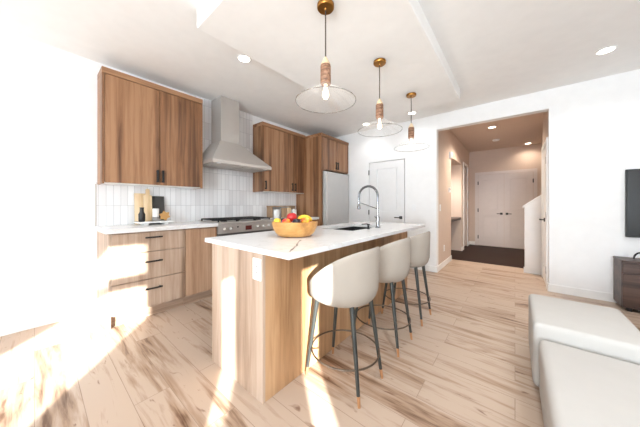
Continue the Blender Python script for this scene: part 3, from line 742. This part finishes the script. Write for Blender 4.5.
can('added unseen recessed light over the sofa', 0.70, 1.40, ZC, 70, g1, gk)  # extra lamp out of view, added to lift the central floor and sofa
can('added unseen recessed light by the near end of the island', 0.1, 0.6, ZC, 80, g1, gk)  # second lamp added out of view to brighten the floor below
g2 = 'recessed lights in the hall ceiling'
can('recessed hall ceiling light nearer the opening', -0.355, 5.87, ZC, 190, g2, (1, 0.86, 0.70))
can('recessed hall ceiling light by the double doors, on the right', 0.256, 8.0, ZC, 18, g2, (1, 0.86, 0.70))
can('added unseen recessed light inside the bench niche of the hall', -1.35, 6.3, 2.2, 60, g2, (1, 0.95, 0.9))  # hidden lamp added to make the niche brighter than the hall
t = thing('smoke_detector', 'round smoke detector on the hall ceiling', 'smoke detector', (-0.351, 7.05, ZC))
MB().lathe([(0.07, -0.0008), (0.07, -0.02), (0.055, -0.035), (0.03, -0.038)], (-0.351, 7.05, ZC), 22).build('cover', M['plastic'], t, True)

# hall wall fittings
outlet('light_switch', 'white rocker switch on the hall side wall near the opening', 'X', 4.69, 1.12, HX0, 0.075, 0.12, 'switch', 1)
outlet('outlet', 'white outlet plate low on the hall side wall', 'X', 5.0, 0.345, HX0, 0.075, 0.12, 'outlet', 1)
outlet('light_switch', 'white rocker switch on the wall right of the pantry door', 'Y', -1.433, 1.12, YP, 0.075, 0.12, 'switch')
outlet('light_switch', 'white rocker switch on the wall right of the hall opening', 'Y', 0.53, 1.12, YP, 0.075, 0.12, 'switch')
t = thing('thermostat', 'small white thermostat on the hall wall beside the niche', 'thermostat', (HX0, 5.44, 1.45))
MB().box(HX0 + 0.0003, HX0 + 0.022, 5.39, 5.49, 1.43, 1.53, 0.004).build('case', M['plastic'], t)
MB().box(HX0 + 0.022, HX0 + 0.0235, 5.41, 5.47, 1.475, 1.515).build('screen', M['grey'], t)
t = thing('wall_chime', 'white rounded chime box high on the hall wall', 'chime', (HX0, 5.45, 2.15))
MB().lathe([(0.03, 2.13), (0.055, 2.15), (0.058, 2.24), (0.04, 2.27), (0.005, 2.28)], (HX0 + 0.001, 5.5, 0), 18, sx=1.0).build('cover', M['plastic'], t, True)
t = thing('bench_shelf', 'dark wooden shelf top spanning the hall niche', 'shelf', (-1.37, 6.29, 0.80))
MB().box(-1.70 + 0.001, HX0 - 0.01, 5.652, 6.928, 0.80, 0.86, 0.003).build('top', M['espresso'], t)

# ------------------------------------------------------------------ living side: TV, console, sofa
t = thing('television', 'large black television on the white wall above the console', 'television', (1.66, YP, 0.8))
MB().box(1.0, 1.98, YP - 0.048, YP - 0.015, 0.795, 1.585, 0.004).build('frame', M['black'], t)
MB().box(1.012, 1.968, YP - 0.050, YP - 0.047, 0.812, 1.573).build('screen', M['screen'], t)
MB().box(1.3, 1.7, YP - 0.016, YP - 0.0005, 1.0, 1.4).build('bracket', M['black'], t)
t = thing('media_console', 'dark walnut media console under the television', 'console', (1.45, 4.29, 0))
cx0, cx1, cy0, cy1 = 0.912, 1.98, 4.135, YP - 0.016
MB().box(cx0, cx1, cy0 + 0.02, cy1, 0.04, 0.535).build('body', M['walnut'], t)
MB().box(cx0 - 0.004, cx1 + 0.003, cy0 - 0.004, cy1, 0.536, 0.56, 0.002).build('top', M['walnut'], t)
for k in range(2):
    xa = cx0 + 0.004 + k * 0.533
    MB().box(xa, xa + 0.527, cy0, cy0 + 0.019, 0.425, 0.53, 0.0015).build('drawer', M['walnut'], t)
    MB().box(xa, xa + 0.527, cy0, cy0 + 0.019, 0.045, 0.412, 0.0015).build('door', M['walnut'], t)
for x in (cx0 + 0.06, cx1 - 0.06):
    for y in (cy0 + 0.05, cy1 - 0.05): MB().box(x - 0.02, x + 0.02, y - 0.02, y + 0.02, 0, 0.04).build('leg', M['black'], t)
o = MB(); cxx = 1.075
o.tube([(cxx + 0.055 * math.cos(math.pi * k / 12), 4.25 + 0.02 * math.sin(math.pi * k / 12), 0.566 + 0.075 * math.sin(math.pi * k / 12)) for k in range(13)], 0.008, 8)
tag(o.build('decor_loop', M['black'], None, True), 'small black arched ornament on the walnut console', 'ornament')

# sofa: sectional with a chaise block at its far end
t = thing('sofa', 'low pale grey sectional sofa at the right', 'sofa', (0.6, 1.6, 0))
def cushion(x0, x1, y0, y1, z0, z1, r, name, cut=None):
    m_ = MB()
    if cut: m_.prism([(x0, y0), (x1, y0), (x1, y1 - cut), (x1 - cut * 0.35, y1), (x0, y1)], 'Z', z0, z1); bmesh.ops.bevel(m_.bm, geom=m_.bm.edges[:], offset=r, segments=4, profile=0.5, affect='EDGES')
    else: m_.box(x0, x1, y0, y1, z0, z1, r, 4)
    return m_.build(name, M['sofa'], t, True, 60)
cushion(0.085, 0.565, 1.955, 2.60, 0.05, 0.45, 0.03, 'chaise_block')
cushion(0.108, 1.75, 0.55, 1.94, 0.20, 0.375, 0.035, 'seat_cushion')
cushion(0.112, 1.74, 0.57, 1.925, 0.05, 0.195, 0.015, 'base')
cushion(1.48, 1.74, 0.57, 1.925, 0.377, 0.76, 0.06, 'backrest')
for x, y in ((0.16, 0.65), (0.16, 2.5), (0.50, 2.5), (1.65, 0.65), (1.65, 1.65), (0.16, 2.05)): MB().box(x - 0.025, x + 0.025, y - 0.025, y + 0.025, 0, 0.052).build('leg', M['black'], t)

# ------------------------------------------------------------------ decor on the left counter
o = MB().box(-3.44, -3.24, 0.74, 1.10, 0.9600, 0.9770, 0.005).box(-3.42, -3.26, 0.80, 0.84, 0.9403, 0.9610).box(-3.42, -3.26, 1.0, 1.04, 0.9403, 0.9610)
tag(o.build('tray', M['ceramic']), 'small white footed tray on the left counter', 'tray')
TZ = 0.9773
o = MB().lathe([(0.026, TZ), (0.031, TZ + 0.008), (0.033, TZ + 0.085), (0.02, TZ + 0.115), (0.019, TZ + 0.15), (0.022, TZ + 0.165), (0.016, TZ + 0.165), (0.014, TZ + 0.12)], (-3.30, 0.785, 0), 20)
tag(o.build('vase', M['black'], None, True), 'matte black bottle vase on the left end of the tray', 'vase')
def lean(m_, y0, x0, z0, ang):  # lean the board back against the tile
    R = Matrix.Rotation(-ang, 4, 'Y')
    for v in m_.bm.verts: v.co = R @ v.co + Vector((x0, y0, z0))
    return m_
def board(w_, h_, th, handle):
    m_ = MB(); pts_ = [(-w_ / 2, 0), (w_ / 2, 0), (w_ / 2, h_)]
    if handle: pts_ += [(0.022, h_ + 0.015), (0.02, h_ + handle - 0.01), (0.0, h_ + handle), (-0.02, h_ + handle - 0.01), (-0.022, h_ + 0.015)]
    pts_ += [(-w_ / 2, h_)]
    m_.prism(pts_, 'X', 0, th); return m_
tag(lean(board(0.12, 0.37, 0.014, 0), 0.82, -3.485, 0.9415, 0.09).build('cutting_board', M['board']), 'plain pale cutting board leaning behind the black vase', 'cutting board')
tag(lean(board(0.085, 0.34, 0.014, 0.09), 0.885, -3.455, 0.9775, 0.09).build('cutting_board', M['boardd']) if False else lean(board(0.085, 0.34, 0.014, 0.09), 0.885, -3.452, 0.9415, 0.09).build('cutting_board', M['board']), 'narrow pale cutting board with a round handle at the top', 'cutting board')
tag(lean(board(0.135, 0.34, 0.012, 0), 1.0, -3.470, 0.9415, 0.12).build('slate_board', M['slate']), 'dark slate board leaning against the tile behind the candle', 'board')
t = thing('candle', 'white pillar candle on a grey dish before the slate board', 'candle', (-3.35, 0.925, TZ))
MB().lathe([(0.025, TZ), (0.04, TZ + 0.01), (0.036, TZ + 0.035), (0.034, TZ + 0.05)], (-3.35, 0.935, 0), 18).build('dish', M['grey'], t, True)
MB().lathe([(0.032, TZ + 0.0505), (0.033, TZ + 0.055), (0.033, TZ + 0.145), (0.028, TZ + 0.15)], (-3.35, 0.935, 0), 18).build('wax', M['candle'], t, True)
MB().tube([(-3.35, 0.935, TZ + 0.149), (-3.35, 0.936, TZ + 0.162)], 0.0015, 6).build('wick', M['black'], t)
st = MB(); pp = []
for k in range(12):
    r_ = 0.062 if k % 2 == 0 else 0.04
    a_ = math.pi / 2 + math.pi * k / 6 + 0.2
    pp.append((1.02 + r_ * math.cos(a_), TZ + 0.062 + r_ * math.sin(a_)))
mz = min(p[1] for p in pp); pp = [(a_, z_ - mz + TZ + 0.0005) for a_, z_ in pp]
st.prism(pp, 'X', -3.335, -3.305)
tag(st.build('star_ornament', M['star']), 'golden wooden star ornament on the right end of the tray', 'ornament')
tag(MB().ball((-3.27, 0.95, TZ + 0.012), 0.013, 1.4, 1.6, 0.9).build('pebble', M['grey'], None, True), 'small dark grey pebble on the tray before the star', 'pebble')

# rack and canisters on the right counter
t = thing('spice_rack', 'wooden shelf rack on the counter right of the range', 'rack', (-3.42, 2.99, 0.9400))
MB().box(-3.50, -3.36, 2.70, 3.30, 1.1350, 1.1550, 0.002).build('top_shelf', M['boardd'], t)
for y in (2.72, 3.28): MB().box(-3.50, -3.36, y - 0.012, y + 0.012, 0.9403, 1.1350).build('side', M['boardd'], t)
tag(MB().box(-3.33, -3.31, 2.90, 3.02, 0.9403, 1.1150, 0.004).build('cutting_board', M['boardd']) , 'small brown board standing left under the wooden rack', 'cutting board')
tag(MB().box(-3.33, -3.31, 3.035, 3.135, 0.9403, 1.1200, 0.004).build('cutting_board', M['board']), 'small pale board standing right under the wooden rack', 'cutting board')
def canister(y, lab):
    t_ = thing('canister', lab, 'canister', (-3.27 if y < 2.8 else -3.32, y, 0.9400), 'white canisters by the wooden rack')
    x = t_.location.x
    MB().lathe([(0.048, 0.9403), (0.052, 0.9450), (0.052, 1.0550), (0.048, 1.0600)], (x, y, 0), 20).build('body', M['ceramic'], t_, True)
    MB().lathe([(0.05, 1.0605), (0.052, 1.0640), (0.05, 1.0820), (0.012, 1.0840), (0.012, 1.0950), (0.002, 1.0980)], (x, y, 0), 20).build('lid', M['ceramic'], t_, True)
canister(2.745, 'white lidded canister left of the small boards under the rack')
canister(3.22, 'white lidded canister right of the small boards under the rack')

# ------------------------------------------------------------------ fruit bowl
BC = Vector((-1.385, 1.355, 0.915)); er = Vector((0.771, 0.637, 0)); tb = Vector((0.637, -0.771, 0))
ob = MB(); bm = ob.bm; n = 48
prof = [(0.55, 0.0), (0.72, 0.008), (0.87, 0.04), (0.96, 0.08), (1.0, 0.118), (0.965, 0.121), (0.92, 0.095), (0.82, 0.07), (0.5, 0.066), (0.01, 0.066)]
rings = []
for f, z in prof:
    rings.append([bm.verts.new(BC + er * (0.187 * f * math.cos(2 * math.pi * k / n)) + tb * (0.15 * f * math.sin(2 * math.pi * k / n)) + Vector((0, 0, z + 0.0003))) for k in range(n)])
for i in range(len(rings) - 1):
    for k in range(n): bm.faces.new((rings[i][k], rings[i][(k + 1) % n], rings[i + 1][(k + 1) % n], rings[i + 1][k]))
bm.faces.new(rings[0][::-1]); bm.faces.new(rings[-1])
tag(ob.build('fruit_bowl', M['bowl'], None, True, 60), 'oval golden wooden bowl of fruit on the island', 'bowl')
def fp(a_, b_, z): return BC + er * a_ + tb * b_ + Vector((0, 0, z))
def fruit(name, lab, cat, m_, a_, b_, z, r, sz=0.92, stem=True):
    c_ = fp(a_, b_, z)
    t_ = thing(name, lab, cat, (c_.x, c_.y, c_.z - r * sz), 'fruit in the wooden bowl')
    q = MB().ball((0, 0, 0), r, 1, 1, sz, 20)
    for v in q.bm.verts:
        d_ = math.hypot(v.co.x, v.co.y) / r
        if v.co.z > 0: v.co.z -= 0.22 * r * math.exp(-(d_ / 0.3) ** 2)
        v.co += c_
    q.build('flesh', m_, t_, True)
    if stem: MB().tube([c_ + Vector((0, 0, r * sz * 0.74)), c_ + Vector((0.004, 0.002, r * sz * 1.15))], 0.0018, 6).build('stem', M['stem'], t_)
fruit('apple', 'large red apple on top of the fruit in the bowl', 'apple', M['apple'], -0.025, 0.0, 0.155, 0.043)
fruit('nectarine', 'red and yellow nectarine at the front of the bowl', 'nectarine', M['nectarine'], -0.06, 0.072, 0.118, 0.036)
fruit('plum', 'black plum left of the red apple', 'plum', M['plum'], -0.10, 0.01, 0.122, 0.032, 0.95, False)
fruit('plum', 'black plum right of the nectarine, below the apple', 'plum', M['plum'], 0.02, 0.072, 0.118, 0.034, 0.95, False)
fruit('mango', 'orange and yellow mango at the right of the bowl', 'mango', M['mango'], 0.088, 0.04, 0.122, 0.036, 1.0, False)
t_ = thing('lemon', 'yellow lemon at the far left of the bowl', 'lemon', fp(-0.138, 0.03, 0.10), 'fruit in the wooden bowl')
q = MB().ball((0, 0, 0), 0.026, 1.3, 1, 1, 16)
for v in q.bm.verts: v.co = v.co + fp(-0.138, 0.03, 0.124)
q.build('flesh', M['lemon'], t_, True)
def banana(lab, off):
    t2 = thing('banana', lab, 'banana', fp(0.1, off, 0.1), 'fruit in the wooden bowl')
    pts_, rr = [], []
    for k in range(11):
        u = k / 10; ang = math.pi * (0.12 + 0.76 * (1 - u))
        pts_.append(fp(0.075 + 0.062 * math.cos(ang), off, 0.105 + 0.052 * math.sin(ang))); rr.append(0.017 * (1 - 0.55 * abs(2 * u - 1) ** 4))
    MB().tube(pts_, rr, 10).build('peel', M['banana'], t2, True)
    MB().tube([pts_[0], pts_[0] + (pts_[0] - pts_[1]).normalized() * 0.018], 0.005, 6).build('stem', M['stem'], t2)
banana('yellow banana arching behind the mango', -0.02)
banana('yellow banana at the back right edge of the bowl', -0.055)
